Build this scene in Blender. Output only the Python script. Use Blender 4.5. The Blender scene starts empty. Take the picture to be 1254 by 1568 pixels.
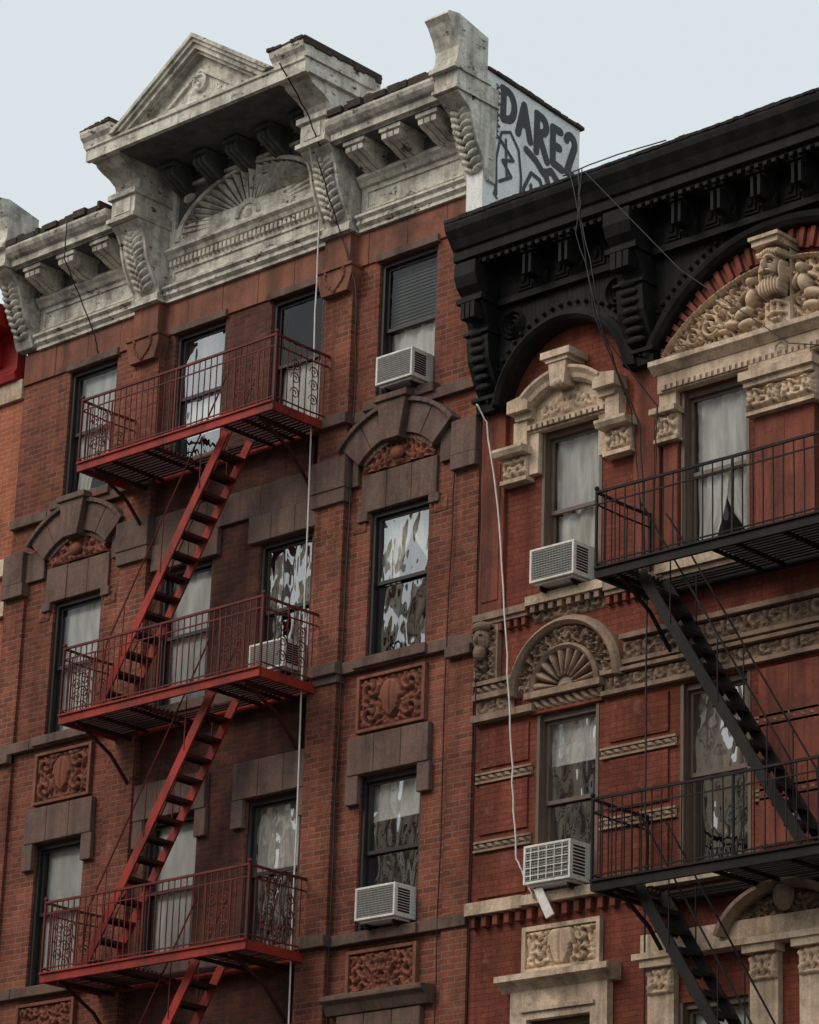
import bpy, math, random, bmesh
from mathutils import Vector, Matrix, noise
random.seed(7)
H=16.9
scene=bpy.context.scene
# ------------------------------------------------------------------ helpers
class MB:
    def __init__(s): s.v=[]; s.f=[]
    def add(s,vs,fs):
        n=len(s.v); s.v+=vs; s.f+=[tuple(i+n for i in f) for f in fs]
def P(u,o,v): return (u,-o,v+H)
def box(m,u0,u1,o0,o1,v0,v1):
    vs=[P(u,o,v) for u in (u0,u1) for o in (o0,o1) for v in (v0,v1)]
    m.add(vs,[(0,1,3,2),(4,6,7,5),(0,4,5,1),(2,3,7,6),(0,2,6,4),(1,5,7,3)])
def profu(m,prof,u0,u1):
    n=len(prof)
    m.add([P(u0,o,v) for o,v in prof]+[P(u1,o,v) for o,v in prof],
      [tuple(range(n)),tuple(range(2*n-1,n-1,-1))]+[(i,(i+1)%n,(i+1)%n+n,i+n) for i in range(n)])
def polyuv(m,pts,o0,o1):
    n=len(pts)
    m.add([P(u,o0,v) for u,v in pts]+[P(u,o1,v) for u,v in pts],
      [tuple(range(n)),tuple(range(2*n-1,n-1,-1))]+[(i,(i+1)%n,(i+1)%n+n,i+n) for i in range(n)])
def tube(m,pts,r,n=6):
    pts=[Vector(P(*p)) for p in pts]
    rings=[]
    for i,p in enumerate(pts):
        t=(pts[min(i+1,len(pts)-1)]-pts[max(i-1,0)]).normalized()
        a=Vector((0,0,1)) if abs(t.z)<.9 else Vector((0,1,0))
        x=t.cross(a).normalized(); y=t.cross(x)
        rings.append([p+(x*math.cos(k*2*math.pi/n+.785)+y*math.sin(k*2*math.pi/n+.785))*r for k in range(n)])
    vs=[tuple(q) for rg in rings for q in rg]
    fs=[tuple(range(n)),tuple(range(len(vs)-1,len(vs)-1-n,-1))]
    for i in range(len(pts)-1):
        for k in range(n):
            fs.append((i*n+k,i*n+(k+1)%n,(i+1)*n+(k+1)%n,(i+1)*n+k))
    m.add(vs,fs)
def ball(m,u,o,v,ru,ro,rv,rot=0,nu=10,nv=7):
    vs=[];fs=[]
    c,s=math.cos(rot),math.sin(rot)
    for j in range(nv+1):
        th=math.pi*j/nv
        for i in range(nu):
            ph=2*math.pi*i/nu
            x=ru*math.sin(th)*math.cos(ph);y=ro*math.sin(th)*math.sin(ph);z=rv*math.cos(th)
            vs.append(P(u+x*c-z*s,o+y,v+x*s+z*c))
    for j in range(nv):
        for i in range(nu):
            a=j*nu+i;b=j*nu+(i+1)%nu
            fs.append((a,b,b+nu,a+nu))
    m.add(vs,fs)
def ring(m,cu,cv,r0,r1,a0,a1,n,o0,o1,ey=1.0,gap=0.0):
    for i in range(n):
        t0=math.radians(a0+(a1-a0)*i/n+gap/2);t1=math.radians(a0+(a1-a0)*(i+1)/n-gap/2)
        k=5 if gap else 1
        pts=[(cu+r0*math.cos(t0+(t1-t0)*j/k),cv+ey*r0*math.sin(t0+(t1-t0)*j/k)) for j in range(k+1)]
        pts+=[(cu+r1*math.cos(t1+(t0-t1)*j/k),cv+ey*r1*math.sin(t1+(t0-t1)*j/k)) for j in range(k+1)]
        polyuv(m,pts,o0,o1)
def smooth_ring(m,cu,cv,prof,a0,a1,n,ey=1.0):
    k=len(prof);vs=[];fs=[]
    for i in range(n+1):
        t=math.radians(a0+(a1-a0)*i/n)
        for r,o in prof: vs.append(P(cu+r*math.cos(t),o,cv+ey*r*math.sin(t)))
    for i in range(n):
        for j in range(k-1):
            a=i*k+j; fs.append((a,a+1,a+k+1,a+k))
    fs.append(tuple(range(k)));fs.append(tuple(range(n*k+k-1,n*k-1,-1)))
    m.add(vs,fs)
def course(m,u0,u1,o0,o1,v0,v1,L=.95,g=.008):
    n=max(1,round((u1-u0)/L))
    for i in range(n):
        a=u0+(u1-u0)*i/n;b=u0+(u1-u0)*(i+1)/n
        box(m,a+g/2,b-g/2,o0,o1+random.uniform(-.005,.005),v0,v1)
def fol(x,y,s):
    w=noise.noise(Vector((x*2.1,y*2.1,s)))*.5
    a=noise.noise(Vector((x*4.5+w,y*4.5-w,s+9)))
    b=noise.noise(Vector((x*9+w,y*9,s+20)))
    h=1-min(1,abs(a)*3.4)
    return max(0,min(1,.7*h+.6*max(0,b)+.1))
def relief(m,u0,u1,v0,v1,o,depth,style='foliage',seed=1.,mask=None,res=38,hf=None):
    nx=max(6,int((u1-u0)*res));ny=max(6,int((v1-v0)*res))
    cu=(u0+u1)/2;cv=(v0+v1)/2;hw=(u1-u0)/2;hh=(v1-v0)/2
    vs=[];idx={}
    for j in range(ny+1):
        for i in range(nx+1):
            u=u0+(u1-u0)*i/nx;v=v0+(v1-v0)*j/ny
            x=(u-cu);y=(v-cv)
            if hf: h=hf(x,v,seed)
            elif style=='foliage': h=fol(abs(x)*2.2,y*2.2,seed)
            elif style=='run':
                p=.34;xx=((x/p)%1)-.5
                rr=math.hypot(xx*p,y);h=max(0,math.cos(rr*34+math.atan2(y,xx*p)))*.7+.5*fol(x*1.2,y*2.5,seed)
            elif style=='rope':
                h=abs(math.sin((x*9+y*9)*1.6*math.pi/2))
            elif style=='shield':
                h=fol(abs(x)*2.3,y*2.3,seed)*.8
                for sv in (-.5,.5):
                    rr=math.hypot((abs(x)-hw*.62)/1.,(y-sv*hh))
                    if rr<hh*.42:h=max(h*.5,.5+.5*math.cos(rr*46+2*math.atan2(y-sv*hh,abs(x)-hw*.62)))
                sx=abs(x)/(.17+.04*(y>0));sy=(y-.02)/(.27)
                d=sx**2.2+(abs(sy)**2.2 if sy>0 else abs(sy)**1.4)
                if d<1: h=.72+.28*(1-d)-.15*(abs(x)<.012)
                elif d<1.45: h=0.05
            elif style=='sun':
                a=math.atan2(v-v0,x);r=math.hypot(x,v-v0)
                h=.25+.7*abs(math.sin(a*10)) if r>.15 else .9-.4*(r/.15)
            e=min(1,(hw-abs(x))/(.03),(hh-abs(y))/(.03));e=max(0,e)
            ins=True if mask is None else mask(u,v)
            idx[i,j]=len(vs) if ins else None
            if ins: vs.append(P(u,o+depth*h*e,v))
    fs=[]
    for j in range(ny):
        for i in range(nx):
            q=(idx[i,j],idx[i+1,j],idx[i+1,j+1],idx[i,j+1])
            if None not in q: fs.append(q)
    m.add(vs,fs)
def root(name):
    e=bpy.data.objects.new(name,None);scene.collection.objects.link(e);return e
def emit(m,name,mat,parent=None,bevel=0,smooth=False,recalc=True):
    if not m.v:return None
    me=bpy.data.meshes.new(name);me.from_pydata(m.v,[],m.f);me.materials.append(mat)
    if recalc:
        bm=bmesh.new();bm.from_mesh(me);bmesh.ops.recalc_face_normals(bm,faces=bm.faces);bm.to_mesh(me);bm.free()
    if smooth:
        for p in me.polygons:p.use_smooth=True
    ob=bpy.data.objects.new(name,me);scene.collection.objects.link(ob)
    if parent: ob.parent=parent
    if bevel:
        b=ob.modifiers.new("bevel",'BEVEL');b.width=bevel;b.segments=2;b.limit_method='ANGLE';b.angle_limit=.6
    return ob
# ------------------------------------------------------------------ materials
def srgb(r,g,b):
    f=lambda c:(c/255/12.92 if c/255<=.04045 else ((c/255+.055)/1.055)**2.4)
    return (f(r),f(g),f(b),1)
def newmat(name):
    m=bpy.data.materials.new(name);m.use_nodes=True;nt=m.node_tree
    return m,nt,nt.nodes['Principled BSDF']
def L(nt,a,b): nt.links.new(a,b)
def mix(nt,a,b,fac,mode='MIX'):
    n=nt.nodes.new('ShaderNodeMix');n.data_type='RGBA';n.blend_type=mode
    for s,x in ((6,a),(7,b),(0,fac)):
        if hasattr(x,'is_linked'): nt.links.new(x,n.inputs[s])
        else: n.inputs[s].default_value=x
    return n.outputs[2]
def ramp(nt,src,p0,p1,c0=(0,0,0,1),c1=(1,1,1,1)):
    r=nt.nodes.new('ShaderNodeValToRGB');r.color_ramp.elements[0].position=p0;r.color_ramp.elements[1].position=p1
    r.color_ramp.elements[0].color=c0;r.color_ramp.elements[1].color=c1
    nt.links.new(src,r.inputs[0]);return r.outputs[0]
def mul(nt,a,k):
    s=nt.nodes.new('ShaderNodeMath');s.operation='MULTIPLY';L(nt,a,s.inputs[0]);s.inputs[1].default_value=k;return s.outputs[0]
def tex_noise(nt,scale,detail=6,rough=.6,stretch=None):
    g=nt.nodes.new('ShaderNodeNewGeometry');v=g.outputs['Position']
    if stretch:
        mp=nt.nodes.new('ShaderNodeMapping');mp.inputs['Scale'].default_value=stretch;L(nt,v,mp.inputs[0]);v=mp.outputs[0]
    n=nt.nodes.new('ShaderNodeTexNoise');n.inputs['Scale'].default_value=scale;n.inputs['Detail'].default_value=detail;n.inputs['Roughness'].default_value=rough
    L(nt,v,n.inputs['Vector']);return n.outputs['Fac']
def bump(nt,b,h,st,dist,inv=False):
    bp=nt.nodes.new('ShaderNodeBump');bp.inputs['Strength'].default_value=st;bp.inputs['Distance'].default_value=dist;bp.invert=inv
    L(nt,h,bp.inputs['Height']);L(nt,bp.outputs[0],b.inputs['Normal'])
def weathered(name,c1,c2,dirt,rough=.8,dirtamt=.55,patch=None,patchlo=.62,bmp=.25,point=False,fine=30,spec=.3,pr0=.22,grey=None):
    m,nt,b=newmat(name)
    col=mix(nt,c1,c2,ramp(nt,tex_noise(nt,1.3),.35,.65))
    if grey: col=mix(nt,col,grey,mul(nt,ramp(nt,tex_noise(nt,2.6,11,.75),.52,.58),.7))
    st=ramp(nt,tex_noise(nt,3.5,8,.65,(1,1,.10)),.46,.70)
    col=mix(nt,col,dirt,mul(nt,st,dirtamt))
    st2=ramp(nt,tex_noise(nt,1.7,9,.72),.50,.66)
    col=mix(nt,col,dirt,mul(nt,st2,dirtamt*.75))
    f=ramp(nt,tex_noise(nt,fine,5,.7),.3,.75,(.66,.66,.66,1),(1.18,1.18,1.18,1))
    col=mix(nt,col,f,.85,'MULTIPLY')
    if patch:
        pm=ramp(nt,tex_noise(nt,4.2,12,.78,(1,1,1.6)),patchlo,patchlo+.02)
        col=mix(nt,col,patch,pm)
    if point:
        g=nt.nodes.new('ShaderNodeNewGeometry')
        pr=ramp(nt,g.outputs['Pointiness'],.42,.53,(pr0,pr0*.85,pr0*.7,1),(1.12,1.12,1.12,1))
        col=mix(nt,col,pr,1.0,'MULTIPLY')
    L(nt,col,b.inputs['Base Color']);b.inputs['Roughness'].default_value=rough;b.inputs['Specular IOR Level'].default_value=spec
    bump(nt,b,tex_noise(nt,fine*.7,6,.7),bmp,.02)
    return m
def brickmat(name,c1,c2,mortar,dirt,dirtamt=.6,bw=.25,bh=.086,ms=.011,vary=.7,light=None,bst=.7):
    m,nt,b=newmat(name)
    g=nt.nodes.new('ShaderNodeNewGeometry');sp=nt.nodes.new('ShaderNodeSeparateXYZ');L(nt,g.outputs['Position'],sp.inputs[0])
    ad=nt.nodes.new('ShaderNodeMath');ad.operation='ADD';L(nt,sp.outputs[0],ad.inputs[0]);L(nt,sp.outputs[1],ad.inputs[1])
    cb=nt.nodes.new('ShaderNodeCombineXYZ');L(nt,ad.outputs[0],cb.inputs[0]);L(nt,sp.outputs[2],cb.inputs[1])
    wn=nt.nodes.new('ShaderNodeTexNoise');wn.inputs['Scale'].default_value=3.0;L(nt,g.outputs['Position'],wn.inputs['Vector'])
    ws=nt.nodes.new('ShaderNodeVectorMath');ws.operation='SCALE';L(nt,wn.outputs['Color'],ws.inputs[0]);ws.inputs['Scale'].default_value=.018
    wa=nt.nodes.new('ShaderNodeVectorMath');wa.operation='ADD';L(nt,cb.outputs[0],wa.inputs[0]);L(nt,ws.outputs[0],wa.inputs[1])
    br=nt.nodes.new('ShaderNodeTexBrick');L(nt,wa.outputs[0],br.inputs['Vector'])
    br.inputs['Scale'].default_value=1;br.inputs['Brick Width'].default_value=bw;br.inputs['Row Height'].default_value=bh
    br.inputs['Mortar Size'].default_value=ms;br.inputs['Mortar Smooth'].default_value=.3;br.inputs['Bias'].default_value=-.1
    br.inputs['Color1'].default_value=c1;br.inputs['Color2'].default_value=c2;br.inputs['Mortar'].default_value=mortar
    col=br.outputs['Color']
    col=mix(nt,col,c2,mul(nt,ramp(nt,tex_noise(nt,1.9,6,.7),.45,.65),.45))
    col=mix(nt,col,dirt,mul(nt,ramp(nt,tex_noise(nt,.55,6,.65),.35,.66),dirtamt),'MULTIPLY')
    st=ramp(nt,tex_noise(nt,2.6,8,.72,(1,1,.08)),.42,.72,(1.12,1.12,1.12,1),(.42,.39,.37,1))
    col=mix(nt,col,st,vary,'MULTIPLY')
    if light: col=mix(nt,col,light,mul(nt,ramp(nt,tex_noise(nt,2.2,9,.78),.55,.67),.55))
    f=ramp(nt,tex_noise(nt,22,6,.8),.3,.75,(.58,.58,.58,1),(1.3,1.3,1.3,1))
    col=mix(nt,col,f,.9,'MULTIPLY')
    L(nt,col,b.inputs['Base Color']);b.inputs['Roughness'].default_value=.9;b.inputs['Specular IOR Level'].default_value=.25
    mm=nt.nodes.new('ShaderNodeMath');mm.operation='MULTIPLY_ADD';L(nt,tex_noise(nt,35,4,.7),mm.inputs[0]);mm.inputs[1].default_value=.5;L(nt,br.outputs['Fac'],mm.inputs[2])
    bump(nt,b,mm.outputs[0],bst,.014,True)
    return m
def flat(name,c,rough=.6):
    m,nt,b=newmat(name);b.inputs['Roughness'].default_value=rough
    f=ramp(nt,tex_noise(nt,8,6,.7),.3,.7,(.75,.75,.75,1),(1.12,1.12,1.12,1))
    L(nt,mix(nt,c,f,1.0,'MULTIPLY'),b.inputs['Base Color']);return m
M_brickA=brickmat('brick_red_brown',srgb(162,92,69),srgb(119,67,54),srgb(150,120,106),(.44,.40,.39,1),.8,vary=.8,light=srgb(164,120,101))
M_brickA2=brickmat('shade_toned_brick',srgb(122,72,58),srgb(88,54,47),srgb(100,82,75),(.40,.38,.38,1),.85,vary=.85,light=srgb(120,88,78))  # facade brick darkened: shade under the fire escape painted into the colour
M_brickC=brickmat('brick_orange',srgb(190,110,78),srgb(164,92,67),srgb(178,138,118),(.7,.6,.55,1),.5)
M_stone=weathered('brownstone',srgb(128,102,91),srgb(106,84,76),srgb(54,45,42),.9,.65,bmp=.35,grey=srgb(120,104,96))
M_lead=weathered('rusted_roof_metal',srgb(82,70,60),srgb(60,50,44),srgb(30,26,24),.85,.6,bmp=.3)
M_terra=weathered('terracotta_band',srgb(150,97,78),srgb(126,82,68),srgb(70,50,43),.85,.65)
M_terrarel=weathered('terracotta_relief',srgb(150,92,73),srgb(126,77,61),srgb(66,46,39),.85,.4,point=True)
M_corn=weathered('painted_metal_cornice',srgb(230,225,211),srgb(216,210,195),srgb(92,82,72),.65,.68,patch=srgb(80,62,50),patchlo=.585,bmp=.2,fine=14,grey=srgb(172,168,158))
M_soffit=weathered('shade_toned_soffit_paint',srgb(104,107,103),srgb(86,89,86),srgb(44,42,39),.8,.6,bmp=.1)  # cornice paint darkened: underside shade painted in, along with some soot
M_redcorn=weathered('red_painted_cornice',srgb(168,32,28),srgb(146,28,26),srgb(70,25,22),.5,.4,bmp=.1)
M_black=weathered('black_painted_metal',srgb(21,21,22),srgb(14,14,15),srgb(58,52,48),.75,.5,bmp=.2,spec=.25)
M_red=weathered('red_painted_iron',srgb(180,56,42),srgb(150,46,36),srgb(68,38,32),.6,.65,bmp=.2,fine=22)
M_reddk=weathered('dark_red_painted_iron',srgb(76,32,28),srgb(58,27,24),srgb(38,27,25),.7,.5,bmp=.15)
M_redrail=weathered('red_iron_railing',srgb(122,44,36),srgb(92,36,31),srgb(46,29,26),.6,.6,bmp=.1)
M_iron=weathered('black_iron',srgb(24,22,22),srgb(17,16,17),srgb(58,42,35),.65,.5,bmp=.15,spec=.25)
M_wallB=brickmat('red_painted_brick',srgb(148,82,65),srgb(130,69,55),srgb(116,63,52),(.44,.40,.38,1),.85,bh=.08,ms=.007,vary=.9,light=srgb(158,104,86),bst=.5)
M_stuccoB=weathered('red_painted_stucco',srgb(150,82,65),srgb(126,68,54),srgb(64,42,36),.85,.75,bmp=.25)
M_cream=weathered('cream_stone',srgb(232,208,182),srgb(206,182,156),srgb(106,86,73),.85,.65,bmp=.35,grey=srgb(186,164,142))
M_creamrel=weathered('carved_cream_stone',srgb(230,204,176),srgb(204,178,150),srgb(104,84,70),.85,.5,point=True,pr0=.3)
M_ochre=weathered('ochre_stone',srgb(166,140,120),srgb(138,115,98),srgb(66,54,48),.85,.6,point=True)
M_whitewall=weathered('white_painted_wall',srgb(246,246,242),srgb(236,237,234),srgb(150,144,136),.7,.25,bmp=.15)
M_paint=flat('black_spray_paint',srgb(18,18,20),.5)
M_frameA=flat('dark_window_frame',srgb(34,31,31),.5)
M_frameB=flat('brown_window_frame',srgb(102,83,70),.5)
M_room=flat('dark_room',srgb(24,22,22),.9)
M_roof=flat('roof_felt',srgb(50,48,48),.95)
M_ac=weathered('air_conditioner_metal',srgb(244,241,233),srgb(232,228,219),srgb(150,132,112),.45,.35,bmp=.05)
M_acdk=flat('air_conditioner_grille',srgb(150,148,142),.6)
M_cable_w=flat('white_cable_sheath',srgb(220,212,204),.5)
M_cable_b=flat('black_cable_sheath',srgb(18,18,18),.5)
def clothmat(name,c):
    m,nt,b=newmat(name);b.inputs['Roughness'].default_value=.9
    f=ramp(nt,tex_noise(nt,3,4,.5,(2,1,.5)),.3,.7,(.68,.68,.68,1),(1.05,1.05,1.05,1))
    L(nt,mix(nt,c,f,1.0,'MULTIPLY'),b.inputs['Base Color']);return m
M_cur=clothmat('curtain_cloth',srgb(250,246,238));M_shade=clothmat('window_shade',srgb(251,250,247))
M_curd=clothmat('grey_curtain_cloth',srgb(142,137,130));M_blind=clothmat('venetian_blind',srgb(120,120,116))
def glassmat(name,ior,fixed,nscale,dist):
    m=bpy.data.materials.new(name);m.use_nodes=True;nt=m.node_tree;nt.nodes.clear()
    o_=nt.nodes.new('ShaderNodeOutputMaterial');mx=nt.nodes.new('ShaderNodeMixShader');tr=nt.nodes.new('ShaderNodeBsdfTransparent');gl=nt.nodes.new('ShaderNodeBsdfGlossy')
    tr.inputs[0].default_value=(.97,.98,.97,1);gl.inputs['Roughness'].default_value=0
    fr=nt.nodes.new('ShaderNodeFresnel');fr.inputs[0].default_value=ior
    bp=nt.nodes.new('ShaderNodeBump');bp.inputs['Strength'].default_value=.5;bp.inputs['Distance'].default_value=dist
    L(nt,tex_noise(nt,nscale,1.5,.5,(1.6,1,.7)),bp.inputs['Height']);L(nt,bp.outputs[0],gl.inputs['Normal'])
    if fixed: mx.inputs[0].default_value=fixed
    else: L(nt,fr.outputs[0],mx.inputs[0])
    L(nt,tr.outputs[0],mx.inputs[1]);L(nt,gl.outputs[0],mx.inputs[2]);L(nt,mx.outputs[0],o_.inputs[0]);return m
M_glass=glassmat('window_glass',1.5,None,1.4,.05)
M_glassr=glassmat('coated_window_glass',1.5,.42,1.5,.16)
# ------------------------------------------------------------------ generic parts
def wall(m,u0,u1,v0,v1,holes,o=0.0,depth=.34,dark=None,dzone=None):
    us=sorted({u0,u1,*[h[0] for h in holes],*[h[1] for h in holes],*(dzone or ())});vs_=sorted({v0,v1,*[h[2] for h in holes],*[h[3] for h in holes]})
    for a,b in zip(us,us[1:]):
        for c,d in zip(vs_,vs_[1:]):
            mu,mv=(a+b)/2,(c+d)/2
            if any(h[0]<mu<h[1] and h[2]<mv<h[3] for h in holes):continue
            t=dark if (dark and dzone[0]<mu<dzone[1]) else m
            t.add([P(a,o,c),P(b,o,c),P(b,o,d),P(a,o,d)],[(0,1,2,3)])
    for a,b,c,d in holes:
        q=o-depth
        m.add([P(a,o,c),P(a,o,d),P(a,q,d),P(a,q,c)],[(0,1,2,3)])
        m.add([P(b,o,c),P(b,q,c),P(b,q,d),P(b,o,d)],[(0,1,2,3)])
        m.add([P(a,o,d),P(b,o,d),P(b,q,d),P(a,q,d)],[(0,1,2,3)])
        m.add([P(a,o,c),P(a,q,c),P(b,q,c),P(b,o,c)],[(0,1,2,3)])
def sheet3(m,fn,n,rows):
    vs=[fn(i/n,j/(rows-1)) for j in range(rows) for i in range(n+1)];fs=[]
    for j in range(rows-1):
        for i in range(n):
            k=j*(n+1)+i;fs.append((k,k+1,k+n+2,k+n+1))
    m.add(vs,fs)
def window(fr,gl,par,a,b,c,d,top='dark',bot='dark',fo=0.05):
    t=.065;mid=(c+d)/2+.04
    q1=-.30;f1=-.10+fo
    box(fr,a,a+t,q1,f1,c,d);box(fr,b-t,b,q1,f1,c,d)
    box(fr,a+t,b-t,q1,f1,d-t*1.2,d);box(fr,a+t,b-t,q1,f1+.02,c,c+t*.8)
    a1,b1=a+t,b-t
    s=.045
    for (lo,hi,oo) in ((mid-.03,d-t*1.2,-.16+fo),(c+t*.8,mid+.03,-.205+fo)):
        box(fr,a1,a1+s,oo-.04,oo,lo,hi);box(fr,b1-s,b1,oo-.04,oo,lo,hi)
        box(fr,a1+s,b1-s,oo-.04,oo,hi-s,hi);box(fr,a1+s,b1-s,oo-.04,oo,lo,lo+s*1.2)
        gl.add([P(a1+s,oo-.02,lo+s),P(b1-s,oo-.02,lo+s),P(b1-s,oo-.02,hi-s),P(a1+s,oo-.02,hi-s)],[(0,1,2,3)])
    rm=par['room'];q=-1.1
    rm.add([P(a,q,c),P(b,q,c),P(b,q,d),P(a,q,d),P(a,-.345,c),P(b,-.345,c),P(b,-.345,d),P(a,-.345,d)],[(0,1,2,3),(0,4,5,1),(3,2,6,7),(0,3,7,4),(1,5,6,2)])
    W=b-a-.04;oo=-.235
    for kind,lo,hi in ((top,mid,d-.02),(bot,c+.02,mid)):
        if kind=='dark':continue
        ph=random.uniform(0,6)
        if kind in('shade','half'):
            l2=lo+(hi-lo)*.45 if kind=='half' else lo
            sheet3(par['shade'],lambda x,y:P(a+.02+W*x,oo+.004*math.sin(y*9+ph),l2+(hi-l2)*y),3,8)
            box(par['shade'],a+.03,b-.03,oo-.012,oo+.012,l2-.01,l2+.015)
        elif kind in('curtain','drape'):
            mm=par['curtain'] if kind=='curtain' else par['drape']
            def fn(x,y):
                off=.030*math.sin(x*26+ph+1.6*math.sin(y*2.2+x*4))+.014*math.sin(x*63+ph+y*2)
                return P(a+.02+W*x,oo-.02+off*(1.1-.3*y),lo+(hi-lo)*y)
            sheet3(mm,fn,60,9)
        elif kind=='swag':
            for s in(0,1):
                def fn(x,y,s=s):
                    wd=.54-.36*math.exp(-((y-.12)/.40)**2)*(1 if s else .55)
                    X=x*wd;X=1-X if s else X
                    off=.028*math.sin(x*24+ph+y*3)+.012*math.sin(x*50+ph)
                    return P(a+.02+W*X,oo-.02+off-.03*s,lo+(hi-lo)*y)
                sheet3(par['curtain'],fn,40,16)
        elif kind=='blind':
            v=hi
            while v>lo:
                par['blind'].add([P(a+.03,oo,v-.05),P(b-.03,oo,v-.05),P(b-.03,oo-.03,v),P(a+.03,oo-.03,v)],[(0,1,2,3)]);v-=.055
def parts():
    return {k:MB() for k in('room','shade','curtain','drape','blind')}
def emitparts(par,r):
    emit(par['room'],'window_room',M_room,r,recalc=False);emit(par['shade'],'window_shades',M_shade,r,recalc=False)
    emit(par['curtain'],'curtains',M_cur,r,smooth=True,recalc=False);emit(par['drape'],'drapes',M_curd,r,smooth=True,recalc=False)
    emit(par['blind'],'venetian_blinds',M_blind,r,recalc=False)
def modillion(m,uc,v0,v1,o0,o1,w=.38):
    h=v1-v0;d=o1-o0
    box(m,uc-w/2-.025,uc+w/2+.025,o0,o1+.03,v1-.06,v1)
    pr=[(o0,v0),(o0+d*.18,v0+h*.02),(o0+d*.4,v0+h*.1),(o0+d*.65,v0+h*.3),(o0+d*.85,v0+h*.38),(o0+d,v0+h*.5),(o0+d*1.02,v0+h*.7),(o0+d*.95,v1-.06),(o0,v1-.06)]
    box(m,uc-w/2+.02,uc+w/2-.02,o0,o0+d*.7,v0+h*.45,v1-.06)
    for k in(-1,0,1):
        profu(m,pr,uc+k*w/3-w*.13,uc+k*w/3+w*.13)
# ================================================================== LEFT BUILDING (A)
A=root('brick_tenement_building')
uA0,uA1=-8.86,1.37
cols=[(-7.70,-6.56),(-5.20,-4.06),(-3.05,-1.93),(-.77,.40)]
rows=[(1.86,4.12),(-2.08,.16),(-6.06,-3.80),(-10.02,-7.76),(-13.5,-11.7)]
cont={(0,0):('shade','swag'),(0,1):('drape','half'),(0,2):('dark','curtain'),(0,3):('blind','curtain'),
(1,0):('shade','curtain'),(1,1):('shade','shade'),(1,2):('drape','dark'),(1,3):('swag','dark'),
(2,0):('shade','shade'),(2,1):('shade','shade'),(2,2):('curtain','dark'),(2,3):('half','dark')}
refA={(1,3),(1,2),(2,2),(0,1),(2,3)}
brick=MB();brick2=MB();stone=MB();terra=MB();rel=MB();fr=MB();gl=MB();glr=MB();par=parts()
holes=[(a,b,c,d) for a,b in cols for c,d in rows]
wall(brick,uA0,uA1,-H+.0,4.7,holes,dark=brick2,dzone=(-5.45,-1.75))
for ri,(c,d) in enumerate(rows):
    for ci,(a,b) in enumerate(cols):
        t,bo=cont.get((ri,ci),('curtain','dark'))
        window(fr,glr if (ri,ci) in refA else gl,par,a,b,c,d,t,bo)
        cu=(a+b)/2
        box(stone,cu-.70,cu+.70,-.1,.15,c-.15,c)
def shell(m,roofm,u0,u1,v1,depth):
    m.add([P(u0,0,-H),P(u0,-depth,-H),P(u0,-depth,v1),P(u0,0,v1)],[(0,1,2,3)])
    m.add([P(u1,0,-H),P(u1,-depth,-H),P(u1,-depth,v1),P(u1,0,v1)],[(0,1,2,3)])
    m.add([P(u0,-depth,-H),P(u1,-depth,-H),P(u1,-depth,v1),P(u0,-depth,v1)],[(0,1,2,3)])
    roofm.add([P(u0,0,v1-.02),P(u1,0,v1-.02),P(u1,-depth,v1-.02),P(u0,-depth,v1-.02)],[(0,1,2,3)])
roofA=MB();shell(brick,roofA,uA0,uA1,4.7,14)
box(brick,uA0,1.10,-.5,-.003,4.69,6.2)
pil=[(-6.03,-5.42),(-1.78,-1.20)]
belts=[(1.60,1.76,.10),(.60,1.08,.07),(-2.25,-2.08,.10),(-6.20,-6.04,.10),(-10.2,-10.02,.1),(-13.9,-13.7,.25)]
for a,b in pil:
    box(brick,a,b,-.01,.13,-H,3.74)
    for v0,v1,oo in belts: box(stone,a-.06,b+.06,0,oo+.14,v0-.004,v1+.004)
    box(stone,a-.05,b+.05,0,.19,.38,.6);box(stone,a-.04,b+.04,0,.17,-2.37,-2.254)
    box(terra,a+.02,b-.02,.0,.20,4.16,4.695)
    polyuv(terra,[(a-.06,4.16),(b+.06,4.16),(b+.06,4.02),(b-.02,3.74),(a+.02,3.74),(a-.06,4.02)],0,.24)
    uc=(a+b)/2
    for s in(-1,1):
        for k in range(6):
            t=k/5;ball(terra,uc+s*(.03+.17*math.sin(t*2.0)),.245,3.80+.30*t,.025,.03,.05,rot=-s*.5)
    box(terra,a-.08,b+.08,0,.27,4.13,4.18)
for a,b in((uA0,-8.38),(.90,uA1)):
    box(brick,a,b,-.01,.055,-H,.38)
    box(stone,a,b+(.04 if a<0 else 0),0,.16,.38,.60);box(stone,a,b,0,.155,.60,1.13);box(stone,a,b,0,.16,-2.4,-2.252)
xs=[uA0]+[x for p in pil for x in(p[0]-.06,p[1]+.06)]+[uA1]
for v0,v1,oo in belts:
    for k in(0,2,4):
        if abs(v0-.60)<.01 and k!=2:
            cu=-7.13 if k==0 else -.185
            course(stone,xs[k],cu-.80,0,oo,v0,v1);course(stone,cu+.80,xs[k+1],0,oo,v0,v1)
        else: course(stone,xs[k],xs[k+1],0,oo,v0,v1,1.1)
course(terra,uA0,uA1,0,.035,4.16,4.70,.8)
for a,b in cols:
    cu=(a+b)/2
    box(stone,a-.05,b+.05,0,.075,4.12,4.25)
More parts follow.
